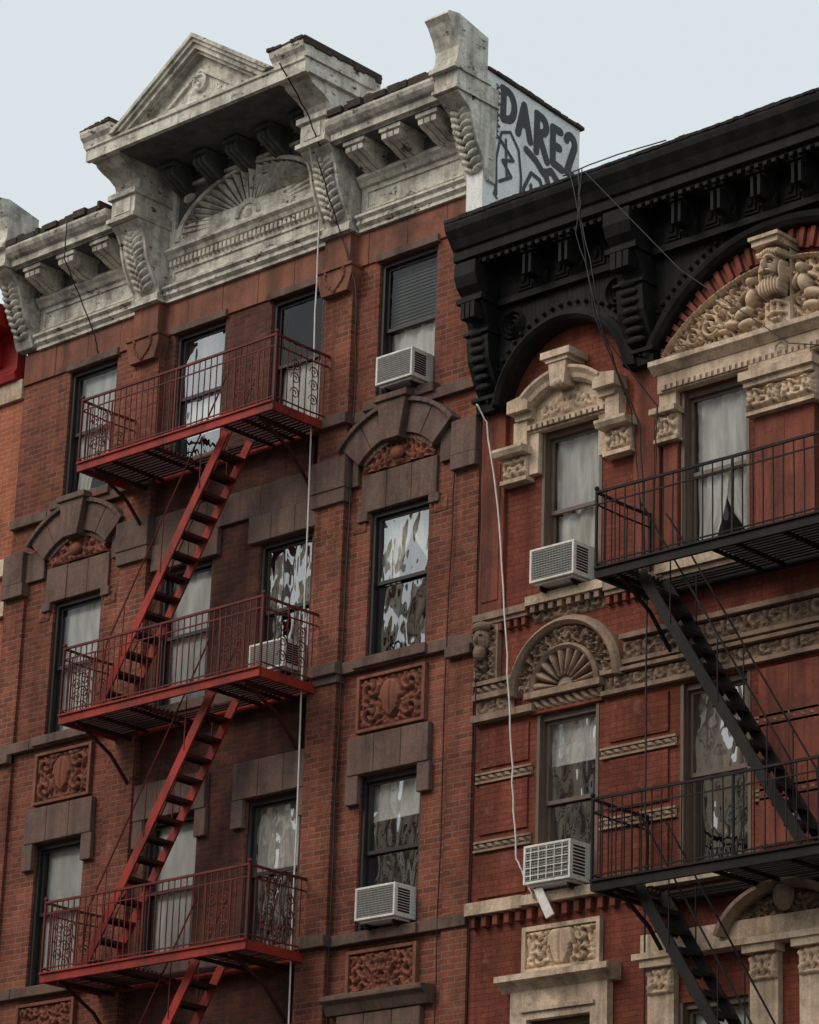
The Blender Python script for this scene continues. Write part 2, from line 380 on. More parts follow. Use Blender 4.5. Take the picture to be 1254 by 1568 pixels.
for ci in(0,3):
    a,b=cols[ci];cu=(a+b)/2
    ring(stone,cu,.22,.98,1.44,42,79,2,0,.16,gap=.5);ring(stone,cu,.22,.98,1.44,101,138,2,0,.16,gap=.5)
    ring(stone,cu,.22,.90,.98,44,136,20,0,.10)
    ring(stone,cu,.22,1.44,1.51,40,140,18,0,.22)
    polyuv(stone,[(cu-.17,1.10),(cu+.17,1.10),(cu+.30,1.80),(cu-.30,1.80)],0,.28)
    box(stone,cu-.33,cu+.33,0,.32,1.70,1.80)
    course(stone,cu-.74,cu+.74,0,.05,.16,.74,.5)
    box(stone,cu-.80,cu-.60,0,.07,.02,.16);box(stone,cu+.60,cu+.80,0,.07,.02,.16)
    def msk(u,v,cu=cu): return (u-cu)**2+(v-.22)**2<.86 and v>.74
    relief(rel,cu-.74,cu+.74,.74,1.2,.03,.09,'foliage',3.3+ci,mask=msk,res=45)
    ball(rel,cu,.1,.93,.13,.08,.11)
for ci in(1,2):
    a,b=cols[ci];cu=(a+b)/2;course(stone,cu-.74,cu+.74,0,.09,.165,.595,.5)
for k,(tv,vb) in enumerate(((-3.79,-2.25),(-7.75,-6.21),(-11.69,-10.2))):
    for ci,(a,b) in enumerate(cols):
        cu=(a+b)/2
        course(stone,cu-.78,cu+.78,0,.10,tv,tv+.56,.52)
        box(stone,cu-.80,cu-.565,0,.085,tv-.42,tv);box(stone,cu+.565,cu+.80,0,.085,tv-.42,tv)
        if ci in(0,3):
            p0,p1=(tv+.66,vb-.14)
            relief(rel,cu-.60,cu+.60,p0,p1,.01,.10,'shield' if k==0 else 'foliage',1.7+k+.37*ci,res=46)
            for q in((cu-.66,cu-.60,p0-.05,p1+.05),(cu+.60,cu+.66,p0-.05,p1+.05)):box(terra,q[0],q[1],0,.08,q[2],q[3])
            box(terra,cu-.60,cu+.60,0,.08,p0-.05,p0);box(terra,cu-.60,cu+.60,0,.08,p1,p1+.05)
for ci in(0,3):
    cu=sum(cols[ci])/2
    profu(stone,[(0,-7.18),(.12,-7.18),(.2,-7.05),(.28,-7.0),(.28,-6.93),(0,-6.9)],cu-.95,cu+.95)
for ci in(0,3):
    a,b=cols[ci]
    for uu in(a-.33,b+.08):
        relief(rel,uu,uu+.26,-.12,.12,.01,.05,'foliage',8.,res=40)
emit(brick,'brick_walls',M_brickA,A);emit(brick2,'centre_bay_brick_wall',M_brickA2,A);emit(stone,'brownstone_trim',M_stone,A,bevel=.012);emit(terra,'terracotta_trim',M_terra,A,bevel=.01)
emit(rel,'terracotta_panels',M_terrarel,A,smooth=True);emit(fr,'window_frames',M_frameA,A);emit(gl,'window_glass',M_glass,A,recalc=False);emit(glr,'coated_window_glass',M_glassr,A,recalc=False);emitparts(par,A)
emit(roofA,'roof',M_roof,A)
# ---------------- cornice of A
C=MB();SF=MB();dark=MB()
baseprof=[(0,4.70),(.09,4.70),(.09,4.75),(.15,4.80),(.15,4.86),(.20,4.90),(.20,4.94),(.06,4.97),(.06,5.42),(.11,5.44),(.14,5.50),(.20,5.54),(.20,5.585),(.10,5.61),(.10,5.95),(0,5.95)]
wingtop=[(0,5.93),(.70,5.93),(.70,5.96),(.78,5.96),(.78,6.07),(.84,6.10),(.90,6.16),(.93,6.22),(.93,6.26),(0,6.34)]
segs=[(-8.52,-6.05),(-5.40,-1.80),(-1.16,1.05)]
for i,(a,b) in enumerate(segs):
    profu(C,baseprof,a,b)
    if i!=1:
        profu(C,wingtop,a,b)
        box(C,a,b,-.25,0,5.9,6.3)
        box(SF,a+.002,b-.002,.102,.69,5.915,5.928)
        box(SF,a+.002,b-.002,.101,.108,5.67,5.915)
        n=3
        for k in range(n):
            modillion(C,a+(b-a)*(k+.5)/n+(0.02),5.57,5.91,.11,.66)
        box(C,a,b,.02,.115,5.60,5.66)
    vv0,vv1=(5.03,5.36)if i!=1 else(5.0,5.22)
    for q in((a+.12,b-.12,vv0,vv0+.03),(a+.12,b-.12,vv1-.03,vv1),(a+.12,a+.15,vv0+.03,vv1-.03),(b-.15,b-.12,vv0+.03,vv1-.03)):
        box(C,q[0],q[1],.055,.09,q[2],q[3])
a,b=segs[1]
u=a+.06
while u<b-.06:
    box(C,u,u+.055,.06,.125,5.30,5.40);u+=.095
box(C,a,b,0,.05,5.6,6.70)
box(SF,a,b,0,.055,6.70,6.88)
box(C,a+.06,b-.06,.05,.12,5.62,5.68);box(C,a+.06,a+.14,.05,.12,5.68,6.62);box(C,b-.14,b-.06,.05,.12,5.68,6.62);box(C,a+.06,b-.06,.05,.12,6.62,6.68)
cf=(a+b)/2
smooth_ring(C,cf,5.70,[(1.54,.04),(1.54,.12),(1.60,.15),(1.65,.12),(1.65,.04)],0,180,48,ey=.56)
def E(r,t):return(cf+r*1.52*math.cos(t),5.70+r*.85*math.sin(t))
box(SF,a+.14,b-.14,.05,.053,5.68,6.62)
for k in range(25):
    t=math.radians(4+172*(k+.5)/25);dt=math.radians(2.6)
    m0=E(.17,t);p1=E(.98,t-dt);p2=E(.98,t+dt);pm=E(.98,t)
    C.add([P(m0[0],.056,m0[1]),P(p1[0],.056,p1[1]),P(pm[0],.15,pm[1]),P(p2[0],.056,p2[1])],[(0,1,2),(0,2,3),(1,3,2)])
smooth_ring(C,cf,5.72,[(.19,.04),(.19,.13),(.24,.16),(.28,.12),(.28,.04)],0,180,20)
ball(C,cf,.08,5.74,.1,.09,.1)
for s in(-1,1): ball(C,cf+s*1.42,.06,6.45,.14,.05,.09)
for k in range(5):
    modillion(SF,a+.35+(b-a-.7)*k/4,6.50,6.875,.06,.55,.30)
low=[(0,4.69),(.22,4.69),(.27,4.74),(.27,4.84),(.22,4.88),(.26,4.98),(.36,5.12),(.47,5.32),(.54,5.52),(.58,5.7),(.66,5.84),(.78,5.93),(.78,5.97),(0,5.97)]
up=[(0,6.47),(.80,6.47),(.76,6.56),(.80,6.66),(.93,6.74),(1.08,6.79),(1.2,6.85),(1.25,6.93),(0,6.93)]
for a,b in pil:
    profu(C,low,a,b)
    box(C,a-.02,b+.02,0,.90,5.97,6.04);box(C,a+.03,b-.03,0,.84,6.04,6.38);box(C,a-.02,b+.02,0,.90,6.38,6.47)
    box(C,a+.12,b-.12,.8,.865,6.09,6.33)
    profu(C,up,a+.02,b-.02)
    for s in(0,1):
        profu(C,[(o+.03,v) for o,v in low[5:11]]+[(.4,5.7),(.2,5.0)],a+.01+s*(b-a-.06),a+.05+s*(b-a-.06))
    uc=(a+b)/2
    for k in range(9):
        t=k/8;o=.30+.30*math.sin(t*1.5);v=4.98+.80*t
        for s in(-1,1): ball(C,uc+s*.11,o+.0,v,.12,.07,.045,rot=s*.55)
        ball(C,uc,o+.04,v+.03,.04,.05,.05)
    box(C,a-.03,b+.03,0,.30,4.70,4.735)
profu(C,[(-.2,6.93),(1.32,6.93),(1.32,6.90),(1.40,6.90),(1.40,7.08),(1.43,7.10),(1.43,7.14),(-.2,7.16)],-6.07,-1.15)
box(SF,-5.38,-1.82,.06,1.31,6.905,6.928)
for a,b in((-6.12,-5.42),(-1.83,-1.11)):
    profu(C,[(-.2,7.15),(1.42,7.15),(1.44,7.22),(1.50,7.28),(1.52,7.34),(1.52,7.385),(-.2,7.42)],a,b)
    box(C,a+.08,b-.08,-.2,1.38,7.139,7.2)
gx0,gx1,gv,ga=-5.46,-1.80,7.16,8.36
gc=(gx0+gx1)/2
polyuv(C,[(gx0+.25,gv),(gx1-.25,gv),(gc,ga-.2)],-.15,1.22)
def rake(m,off0,off1,o0,o1,base=gv):
    for s in(-1,1):
        e=Vector(((gx0 if s<0 else gx1),gv));ap=Vector((gc,ga));d=(ap-e).normalized();n=Vector((-d.y,d.x))
        if n.y<0:n=-n
        def at(off,top):
            p=e-n*off
            if top: t=(gc-p.x)/d.x
            else: t=(base-p.y)/d.y
            return(p.x+d.x*t,p.y+d.y*t)
        polyuv(m,[at(off0,0),at(off0,1),at(off1,1),at(off1,0)],o0,o1)
rake(C,0.0,.06,-.15,1.50);rake(C,.06,.12,-.14,1.46);rake(C,.12,.20,-.13,1.41);rake(C,.20,.25,-.12,1.34)
rake(C,.44,.49,1.2,1.27,base=gv+.10)
box(C,gc-.95,gc+.95,1.2,1.265,gv+.10,gv+.15)
smooth_ring(C,gc,gv+.42,[(.0,1.27),(.05,1.29),(.09,1.25),(.12,1.29),(.155,1.28),(.16,1.21)],0,360,24)
box(C,-1.16,-.35,-.25,.35,6.34,6.62);box(C,-1.14,-.5,-.25,.30,6.62,6.86)
smooth_ring(C,-.78,6.60,[(.05,.35),(.07,.42),(.11,.42),(.13,.35)],0,360,18);smooth_ring(C,-.78,6.60,[(.17,.35),(.19,.42),(.23,.42),(.25,.35)],0,360,18)
for a,b in((1.05,1.50),(-8.98,-8.53)):
    profu(C,[(0,4.75),(.15,4.76),(.2,4.85),(.26,5.05),(.42,5.30),(.50,5.55),(.56,5.72),(.72,5.84),(.86,5.92),(.86,5.95),(0,5.95)],a+.02,b-.02)
    box(C,a-.02,b+.02,-.0,.94,5.95,6.0);box(C,a,b,-.0,.90,6.0,6.26);box(C,a-.03,b+.03,.18,1.0,6.26,6.33)
    profu(C,[(.25,6.33),(.96,6.33),(.90,6.48),(.90,6.64),(.98,6.82),(1.08,6.98),(1.16,7.06),(1.12,7.12),(.9,7.16),(.25,7.02)],a,b)
    uc=(a+b)/2
    for k in range(9):
        t=k/8;o=.24+.34*math.sin(t*1.45);v=4.95+.78*t
        for s in(-1,1): ball(C,uc+s*.085,o+.01,v,.1,.07,.045,rot=s*.55)
emit(C,'cornice_and_pediment',M_corn,A,bevel=.008);emit(SF,'shade_toned_soffits',M_soffit,A)
for a,b in((-8.50,-6.15),(-1.08,1.03)):
    k=a
    while k<b:
        w=min(random.uniform(.06,.3),b-k);box(dark,k,k+w-.006,-.2,.945+random.uniform(-.05,.03),6.29+random.uniform(-.03,.0),6.365+random.uniform(0,.05));k+=w
for a,b in((-1.86,-1.09),(-6.14,-5.4)):
    k=a
    while k<b:
        w=min(random.uniform(.05,.16),b-k);box(dark,k,k+w-.004,-.22,1.535+random.uniform(-.03,.02),7.38,7.42+random.uniform(0,.035));k+=w
for i in range(14):
    t=i/14
    box(dark,-1.115,-1.085,1.50-1.7*t-.12,1.50-1.7*t,7.33+random.uniform(-.04,.03),7.45)
emit(dark,'roof_flashing',M_lead,A,bevel=.006)
PW=MB();profu(PW,[(-1.95,3.6),(.22,3.6),(.22,6.56),(-1.95,6.40)],1.12,1.43)
emit(PW,'parapet_side_wall',M_whitewall,A)
PC=MB()
for i in range(12):
    o0=.18-i*.182;profu(PC,[(o0-.178,6.56-.0138*(i+1)),(o0,6.56-.0138*i),(o0,6.62-.0138*i+random.uniform(-.01,.02)),(o0-.178,6.62-.0138*(i+1)+random.uniform(-.01,.02))],1.08,1.47+random.uniform(-.01,.02))
emit(PC,'parapet_coping',M_lead,A,bevel=.01)
G=MB();cnt=[0]
def stroke(pts,w):
    x0=1.434
    for i,(p,q) in enumerate(zip(pts,pts[1:])):
        dx,dy=q[0]-p[0],q[1]-p[1];l=math.hypot(dx,dy)+1e-6;nx,ny=-dy/l*w/2,dx/l*w/2
        cnt[0]+=1;x=x0+cnt[0]*.00005
        G.add([(x,p[0]+nx,p[1]+ny+H),(x,q[0]+nx,q[1]+ny+H),(x,q[0]-nx,q[1]-ny+H),(x,p[0]-nx,p[1]-ny+H)],[(0,1,2,3)])
    for p in pts:
        cnt[0]+=1;x=x0+cnt[0]*.00005
        G.add([(x,p[0]+w/2*math.cos(k*.7854),p[1]+w/2*math.sin(k*.7854)+H) for k in range(8)],[tuple(range(8))])
def arcp(cy,cv,ry,rv,a0,a1,n=14):return[(cy+ry*math.cos(math.radians(a0+(a1-a0)*i/n)),cv+rv*math.sin(math.radians(a0+(a1-a0)*i/n))) for i in range(n+1)]
W_=.135
stroke([(.20,6.38),(.19,5.92)],W_);stroke([(.17,6.39)]+arcp(.28,6.15,.16,.23,90,-90)+[(.19,5.90)],W_)
stroke([(.53,5.80),(.66,6.30),(.81,5.76)],W_);stroke([(.58,5.98),(.76,5.97)],W_*.7)
stroke([(.95,5.66),(.96,6.27)],W_);stroke([(.95,6.28)]+arcp(1.05,6.13,.12,.13,80,-90)+[(.99,5.98),(1.20,5.58)],W_)
stroke([(1.50,6.19),(1.32,6.20),(1.33,5.62),(1.54,5.58)],W_);stroke([(1.33,5.92),(1.48,5.91)],W_)
stroke([(1.64,6.12)]+arcp(1.73,6.08,.10,.13,150,-40)+[(1.66,5.60),(1.88,5.54)],W_)
stroke([(.72,5.60),(.95,5.50),(1.12,5.36),(1.3,5.46),(1.5,5.30),(1.8,5.38)],.12);stroke([(1.55,5.32),(1.85,5.12)],.15);stroke([(1.15,5.4),(1.25,5.2)],.11)
bw=.045
# looser tags and cartoon face under the lettering
stroke([(.08,4.62),(.06,5.2),(.16,5.66),(.36,5.74),(.55,5.52),(.62,5.1),(.60,4.6)],bw)
stroke([(.16,5.52),(.44,5.30),(.20,5.22),(.40,5.02),(.14,4.86)],bw*1.2);stroke([(.26,5.58),(.30,4.95)],bw)
stroke([(.66,4.5),(.68,4.95),(.84,5.26),(1.04,5.22),(1.18,4.95),(1.2,4.5)],bw*1.4);stroke([(.84,5.06),(.86,4.84)],bw*1.5);stroke([(1.0,5.05),(1.01,4.84)],bw*1.5);stroke([(.78,4.70),(.92,4.62),(1.08,4.70)],bw)
stroke([(1.26,4.5),(1.28,4.95),(1.42,5.12),(1.62,5.08),(1.74,4.85),(1.76,4.5)],bw*1.4);stroke([(1.42,4.94),(1.56,4.78),(1.44,4.66)],bw)
stroke([(.0,4.80),(.06,4.74),(.02,4.62),(.1,4.56)],.03)
for i in range(10): stroke([(.03,6.4-.09*i),(.08+.03*(i%2),6.36-.09*i),(.03,6.33-.09*i)],.028)
emit(G,'graffiti',M_paint,A,recalc=False)
RV=root('roof_vent_pipe');m=MB()
tube(m,[(-7.0,-.6,6.2),(-7.0,-.6,6.62)],.035,8);tube(m,[(-7.25,-.6,6.60),(-7.12,-.6,6.72),(-6.95,-.6,6.70),(-6.8,-.6,6.78)],.05,8)
ball(m,-6.80,-.6,6.80,.09,.09,.07);box(m,-7.32,-7.2,-.66,-.54,6.5,6.6);box(m,-7.1,-6.9,-.7,-.5,4.68,6.22)
emit(m,'vent_pipe',M_iron,RV)
# ================================================================== LEFT NEIGHBOUR (C)
Cb=root('brick_tenement_building');m=MB();rf=MB();st=MB();fr=MB();gl=MB();par=parts();rc=MB()
cw=[(-10.9,-9.8),(-13.2,-12.1),(-15.5,-14.4)]
cr=[(1.5,3.7),(-2.3,-.1),(-6.1,-3.9),(-9.9,-7.7),(-13.5,-11.7)]
wall(m,-17,-8.865,-H,4.3,[(a,b,c,d) for a,b in cw for c,d in cr],o=-.02,depth=.3);shell(m,rf,-17,-8.865,4.3,14)
for a,b in cw:
    for c,d in cr:
        window(fr,gl,par,a,b,c,d,'shade','dark',fo=0);box(st,a-.15,b+.15,-.02,.1,c-.15,c);box(st,a-.2,b+.2,-.02,.06,d,d+.35)
course(st,-17,-8.87,-.02,.05,3.95,4.30,.9);course(st,-17,-8.87,-.02,.07,.85,1.15,.9);course(st,-17,-8.87,-.02,.07,.15,.4,.9)
profu(rc,[(-.1,4.30),(.12,4.30),(.15,4.42),(.10,4.5),(.10,5.0),(.2,5.1),(.5,5.15),(.62,5.3),(.72,5.45),(.72,5.5),(-.1,5.6)],-17,-8.99)
for k in range(8): modillion(rc,-9.5-1.0*k,4.6,5.12,.1,.5,.3)
emit(m,'brick_walls',M_brickC,Cb);emit(st,'stone_trim',M_cream,Cb,bevel=.01);emit(rc,'red_cornice',M_redcorn,Cb,bevel=.008);emit(fr,'window_frames',M_frameA,Cb);emit(gl,'window_glass',M_glass,Cb,recalc=False);emitparts(par,Cb);emit(rf,'roof',M_roof,Cb)
# ================================================================== RIGHT BUILDING (B)
Bb=root('brick_tenement_building')
uB0,uB1=1.375,12.0
bc=[(2.50,3.57),(4.93,6.05),(7.29,8.41),(9.77,10.84)]
brw=[(-1.80,.60),(-5.95,-3.47),(-9.9,-7.62),(-13.6,-11.7)]
contB={(0,0):('curtain','curtain'),(0,1):('curtain','swag'),(1,0):('half','dark'),(1,1):('drape','dark'),(0,2):('curtain','dark'),(1,2):('drape','dark')}
refB={(1,0),(1,1),(1,2)}
w=MB();stc=MB();cr_=MB();crr=MB();oc=MB();fr=MB();gl=MB();glr=MB();par=parts();rf=MB()
wall(w,uB0,uB1,-H,3.4,[(a,b,c,d) for a,b in bc for c,d in brw],depth=.30);shell(w,rf,uB0,uB1,3.6,14)
for ri,(c,d) in enumerate(brw):
    for ci,(a,b) in enumerate(bc):
        t,bo=contB.get((ri,ci),('shade','drape'));window(fr,glr if (ri,ci) in refB else gl,par,a,b,c,d,t,bo)
        box(fr,a-.0,a+.05,-.12,.012,c,d);box(fr,b-.05,b,-.12,.012,c,d)
def mir(u): return 2*6.67-u
for a,b in((1.42,1.86),(4.16,4.60),(mir(4.60),mir(4.16)),(mir(1.86),mir(1.42))):
    box(stc,a,b,-.01,.07,-1.9,1.10);box(stc,a+.07,b-.07,.06,.085,-1.7,.3)
for sgn in(0,1):
    f=(lambda u:u) if not sgn else mir
    def bx(m,a,b,*r):
        a,b=f(a),f(b);box(m,min(a,b),max(a,b),*r)
    def rl(m,a,b,*r,**k):
        a,b=f(a),f(b);relief(m,min(a,b),max(a,b),*r,**k)
    cu=f(3.03)
    bx(cr_,2.30,2.50,0,.10,-.0,.60);bx(cr_,3.57,3.76,0,.10,.0,.60)
    bx(cr_,2.28,3.80,0,.12,.602,.72);bx(oc,2.34,3.74,0,.15,.64,.70)
    for k in range(14): box(cr_,cu-.68+k*.1,cu-.62+k*.1,.15,.18,.63,.70)
    polyuv(cr_,[(cu-.72,.72),(cu+.72,.72),(cu+.62,1.0),(cu+.3,1.18),(cu,1.24),(cu-.3,1.18),(cu-.62,1.0)],0,.10)
    relief(crr,cu-.5,cu+.5,.76,1.08,.10,.05,'foliage',5.,res=45,mask=lambda u,v,cu=cu:v<1.14-abs(u-cu)*.5)
    smooth_ring(cr_,cu,.32,[(.86,0),(.86,.18),(.90,.24),(.96,.26),(1.02,.32),(1.06,.32),(1.06,0)],48,132,18)
    for s in(-1,1):
        polyuv(cr_,[(cu+s*.58,.90),(cu+s*.96,.90),(cu+s*.96,1.08),(cu+s*.70,1.12),(cu+s*.58,1.02)],0,.30)
        polyuv(cr_,[(cu+s*.60,.80),(cu+s*.88,.80),(cu+s*.92,.90),(cu+s*.58,.90)],0,.2)
        ucs=cu+s*.92
        box(cr_,cu+s*.82-.12,cu+s*.82+.12,0,.16,.40,.80)
        profu(cr_,[(0,.30),(.30,.30),(.34,.36),(.34,.40),(0,.42)],ucs-.27,ucs+.27)
        relief(crr,ucs-.22,ucs+.22,-.02,.30,.12,.10,'foliage',2.+s,res=50)
        box(cr_,ucs-.22,ucs+.22,0,.125,-.02,.30);box(cr_,ucs-.24,ucs+.24,0,.18,-.08,-.02)
    polyuv(cr_,[(cu-.12,1.10),(cu+.12,1.10),(cu+.17,1.52),(cu-.17,1.52)],0,.36);box(cr_,cu-.26,cu+.26,0,.42,1.50,1.60);box(cr_,cu-.20,cu+.20,0,.38,1.44,1.50)
    ball(cr_,cu,.36,1.12,.10,.06,.07)
    bx(cr_,2.36,3.72,0,.16,-1.93,-1.80)
    for k in range(8): box(oc,cu-.6+k*.16,cu-.52+k*.16,0,.13,-2.03,-1.93)
    rl(oc,2.4,3.68,-2.16,-1.94,.01,.07,'run',2.,res=40)
    for a,b in((1.40,2.36),(3.72,4.72)):
        bx(oc,a,b,0,.15,-1.98,-1.88);bx(oc,a,b,0,.11,-2.04,-1.98)
        k=a
        while k<b-.05: bx(stc,k,k+.07,0,.09,-2.16,-2.04);k+=.14
    rl(oc,1.40,2.02,-3.02,-2.90,.06,.06,'rope',2.,res=50);rl(oc,1.40,2.1,-3.30,-3.10,.03,.05,'run',2.,res=45)
    bx(oc,1.40,2.08,0,.12,-3.10,-3.02);bx(oc,1.40,2.5,0,.14,-3.42,-3.32);bx(oc,1.40,2.1,0,.12,-2.90,-2.84)
    rl(oc,1.42,1.80,-2.84,-2.04,.08,.10,'foliage',7.,res=50)
    bx(oc,1.40,1.82,0,.09,-2.84,-2.04)
    um=f(1.61)
    ball(oc,um,.18,-2.28,.13,.12,.17);ball(oc,um,.30,-2.30,.03,.05,.06);ball(oc,um,.22,-2.47,.1,.08,.12);ball(oc,um-.06,.28,-2.23,.035,.03,.02);ball(oc,um+.06,.28,-2.23,.035,.03,.02)
    ball(oc,um,.2,-2.10,.16,.10,.08)
    smooth_ring(oc,cu,-3.17,[(.86,0),(.86,.14),(.90,.20),(.95,.16),(.99,.10),(.99,0)],0,180,36)
    smooth_ring(oc,cu,-3.17,[(.52,0),(.52,.12),(.56,.17),(.60,.12),(.60,0)],0,180,30)
    relief(oc,cu-.88,cu+.88,-3.17,-2.29,.02,.10,'foliage',4.2,res=50,mask=lambda u,v,cu=cu:.59<math.hypot(u-cu,v+3.17)<.87)
    relief(oc,cu-.54,cu+.54,-3.17,-2.63,.0,.14,'sun',1,res=70,mask=lambda u,v,cu=cu:math.hypot(u-cu,v+3.17)<.53)
    box(oc,cu-.66,cu+.66,0,.16,-3.26,-3.17);relief(oc,cu-.62,cu+.62,-3.42,-3.26,.05,.05,'rope',1,res=50);box(stc,cu-.62,cu+.62,0,.055,-3.46,-3.26)
    rl(oc,3.98,6.67,-2.98,-2.72,.02,.07,'run',3.,res=42);bx(oc,3.98,6.67,0,.12,-2.70,-2.63);bx(oc,3.98,6.67,0,.09,-3.04,-2.98)
    rl(oc,3.66,6.67,-3.36,-3.16,.02,.07,'run',6.,res=42);bx(oc,3.66,6.67,0,.12,-3.14,-3.09);bx(oc,3.66,6.67,0,.10,-3.42,-3.36)
    for v in(-4.13,-5.08):
        for a,b in((1.42,2.44),(3.62,4.88),(6.10,6.67)):
            bx(oc,a,b,0,.05,v-.14,v-.11);bx(oc,a,b,0,.05,v-.02,v+.01);rl(oc,a,b,v-.11,v-.02,.015,.045,'rope',1.,res=60)
    for a,b,c,d in((1.50,2.36,-4.98,-4.30),(1.50,2.36,-5.85,-5.28),(3.76,4.74,-4.98,-4.30),(3.76,4.74,-5.85,-5.28),(1.50,2.36,-4.05,-3.52),(3.76,4.74,-4.05,-3.52)):
        bx(w,a,b,0,.03,c,d)
    bx(cr_,1.40,2.40,0,.16,-6.10,-5.93);bx(cr_,2.36,3.72,0,.17,-6.08,-5.95);bx(cr_,3.75,4.6,0,.15,-6.10,-5.97)
    k=1.45
    while k<4.6: bx(stc,k,k+.09,0,.10,-6.26,-6.10);k+=.2
    rl(crr,2.42,3.62,-6.92,-6.42,.02,.10,'shield',2.,res=48)
    for q in((2.36,2.42,-6.98,-6.36),(3.62,3.68,-6.98,-6.36)):bx(cr_,q[0],q[1],0,.08,q[2],q[3])
    bx(cr_,2.42,3.62,0,.08,-6.98,-6.92);bx(cr_,2.42,3.62,0,.08,-6.42,-6.36)
    profu(cr_,[(0,-7.22),(.12,-7.22),(.2,-7.14),(.3,-7.10),(.3,-7.02),(0,-6.98)],cu-.95,cu+.95)
    bx(cr_,2.22,2.50,0,.12,-9.7,-7.22);bx(cr_,3.57,3.85,0,.12,-9.7,-7.22);bx(cr_,2.50,3.57,0,.12,-7.60,-7.22);bx(cr_,2.42,3.65,.12,.16,-7.5,-7.45)
    bx(cr_,4.62,6.67,0,.14,.62,.88)
    bx(oc,4.70,6.67,.14,.16,.64,.72)
    for k in range(20): bx(cr_,4.72+k*.098,4.77+k*.098,.16,.18,.64,.71)
    profu(cr_,[(0,.88),(.16,.88),(.24,.95),(.28,.98),(.28,1.05),(0,1.07)],*( (4.56,6.67) if not sgn else (6.671,mir(4.56))))
    bx(cr_,4.62,4.90,0,.10,.36,.62)
    bx(cr_,4.55,4.98,0,.24,.30,.38);rl(crr,4.58,4.94,-.04,.30,.10,.10,'foliage',3.,res=50);bx(cr_,4.58,4.94,0,.10,-.04,.30);bx(cr_,4.57,4.96,0,.16,-.09,-.04)
    bx(stc,4.66,4.90,0,.06,-1.8,-.09)
    bx(cr_,6.08,6.67,0,.30,.38,.50);bx(cr_,6.12,6.67,0,.24,.30,.38);bx(cr_,6.18,6.67,0,.20,.50,.62)
    rl(crr,6.12,6.67,-.02,.30,.14,.12,'foliage',6.,res=50);bx(cr_,6.12,6.67,0,.14,-.04,.30);bx(cr_,6.12,6.67,0,.2,-.09,-.04)
    bx(stc,6.20,6.67,0,.09,-1.8,-.09)
    bx(cr_,4.62,6.67,0,.18,-1.94,-1.81);bx(oc,4.62,6.67,0,.13,-2.02,-1.94)
    bx(cr_,4.62,6.67,0,.17,-6.12,-5.97);bx(stc,6.2,6.67,0,.05,-5.8,-3.5)
    for uu in(4.45,6.05):
        bx(cr_,uu,uu+.5,0,.22,-7.16,-7.06);rl(crr,uu+.04,uu+.46,-7.5,-7.16,.1,.1,'foliage',3.3,res=40);bx(cr_,uu+.04,uu+.46,0,.1,-9.,-7.16)
    bx(cr_,4.4,6.67,0,.14,-6.98,-6.72);bx(cr_,4.35,6.67,0,.26,-7.06,-6.98)
um=6.67
def lim(x): return 1.10+.93*math.sqrt(max(0,1-(x/1.96)**2))**1.6
def msk(u,v): return v<lim(abs(u-um)) and v>1.06
def bl(x,v,cx,cv,rx,rv,rot=0):
    c,s=math.cos(rot),math.sin(rot);dx,dv=x-cx,v-cv
    a=(dx*c+dv*s)/rx;b=(-dx*s+dv*c)/rv;d=a*a+b*b
    return math.sqrt(1-d) if d<1 else 0
body=[(.40,1.76,.075,.085,0,1.0),(.42,1.56,.10,.15,.3,.85),(.56,1.38,.17,.085,-.3,.8),(.76,1.28,.15,.06,.15,.7),(.92,1.22,.10,.04,0,.6),(.30,1.64,.045,.14,-.6,.7),(.55,1.64,.04,.13,1.0,.65),(.52,1.23,.16,.07,-.1,.7)]
scr=[(1.12,1.34,.17),(1.40,1.25,.13),(1.63,1.20,.09),(.98,1.56,.10),(.75,1.58,.11),(1.26,1.46,.08)]
def tymp(x,v,s):
    x=abs(x);h=.42*fol(x*2.6,v*2.6,s)
    for cx,cv,r in scr:
        d=math.hypot(x-cx,v-cv)
        if d<r: h=max(h*.6,.25+.4*(.5+.5*math.cos(d/r*11+1.5*math.atan2(v-cv,x-cx))))
    for cx,cv,rx,rv,rot,k in body:
        q=bl(x,v,cx,cv,rx,rv,rot)
        if q>0:h=max(h,k*(.35+.65*q))
    rim=lim(x)-v
    if rim<.07: h=.6*max(0,math.sin(max(0,rim)/.07*math.pi))
    return h
relief(crr,um-1.98,um+1.98,1.07,2.3,.05,.30,'x',11.5,res=62,mask=msk,hf=tymp)
def face(x,v,s):
    h=0
    def B(cx,cv,rx,rv,k,base=0,rot=0):
        nonlocal h
        q=bl(x,v,cx,cv,rx,rv,rot)
        if q>0:h=max(h,base+k*q)
    B(0,1.84,.145,.20,.30,.45)
    for i in range(-3,4): B(i*.048,1.60-.02*abs(i),.030,.16-.015*abs(i),.22,.40)
    B(0,2.03,.18,.09,.35,.30)
    for i in range(-4,5): B(i*.042,2.02+.02*math.cos(i),.03,.05,.2,.50)
    for s_ in(-1,1):
        if math.hypot((x-s_*.062)/.042,(v-1.868)/.034)<1: h=.56
    B(0,1.82,.030,.085,.42,.60)
    for s_ in(-1,1):
        B(s_*.065,1.918,.052,.018,.18,.76);B(s_*.060,1.868,.024,.016,.12,.60);B(s_*.052,1.735,.060,.020,.16,.70,rot=-s_*.3);B(s_*.16,1.75,.035,.16,.25,.30)
    if abs(x)<.045 and abs(v-1.700)<.014: h-=.22
    return h
box(cr_,um-.20,um+.20,0,.22,1.07,2.10)
relief(crr,um-.20,um+.20,1.42,2.12,.22,.36,'x',1,res=110,hf=face)
relief(crr,um-.17,um+.17,1.09,1.42,.20,.14,'foliage',4.4,res=60)
box(cr_,um-.21,um+.21,0,.50,2.12,2.20);box(cr_,um-.24,um+.24,0,.54,2.20,2.25)
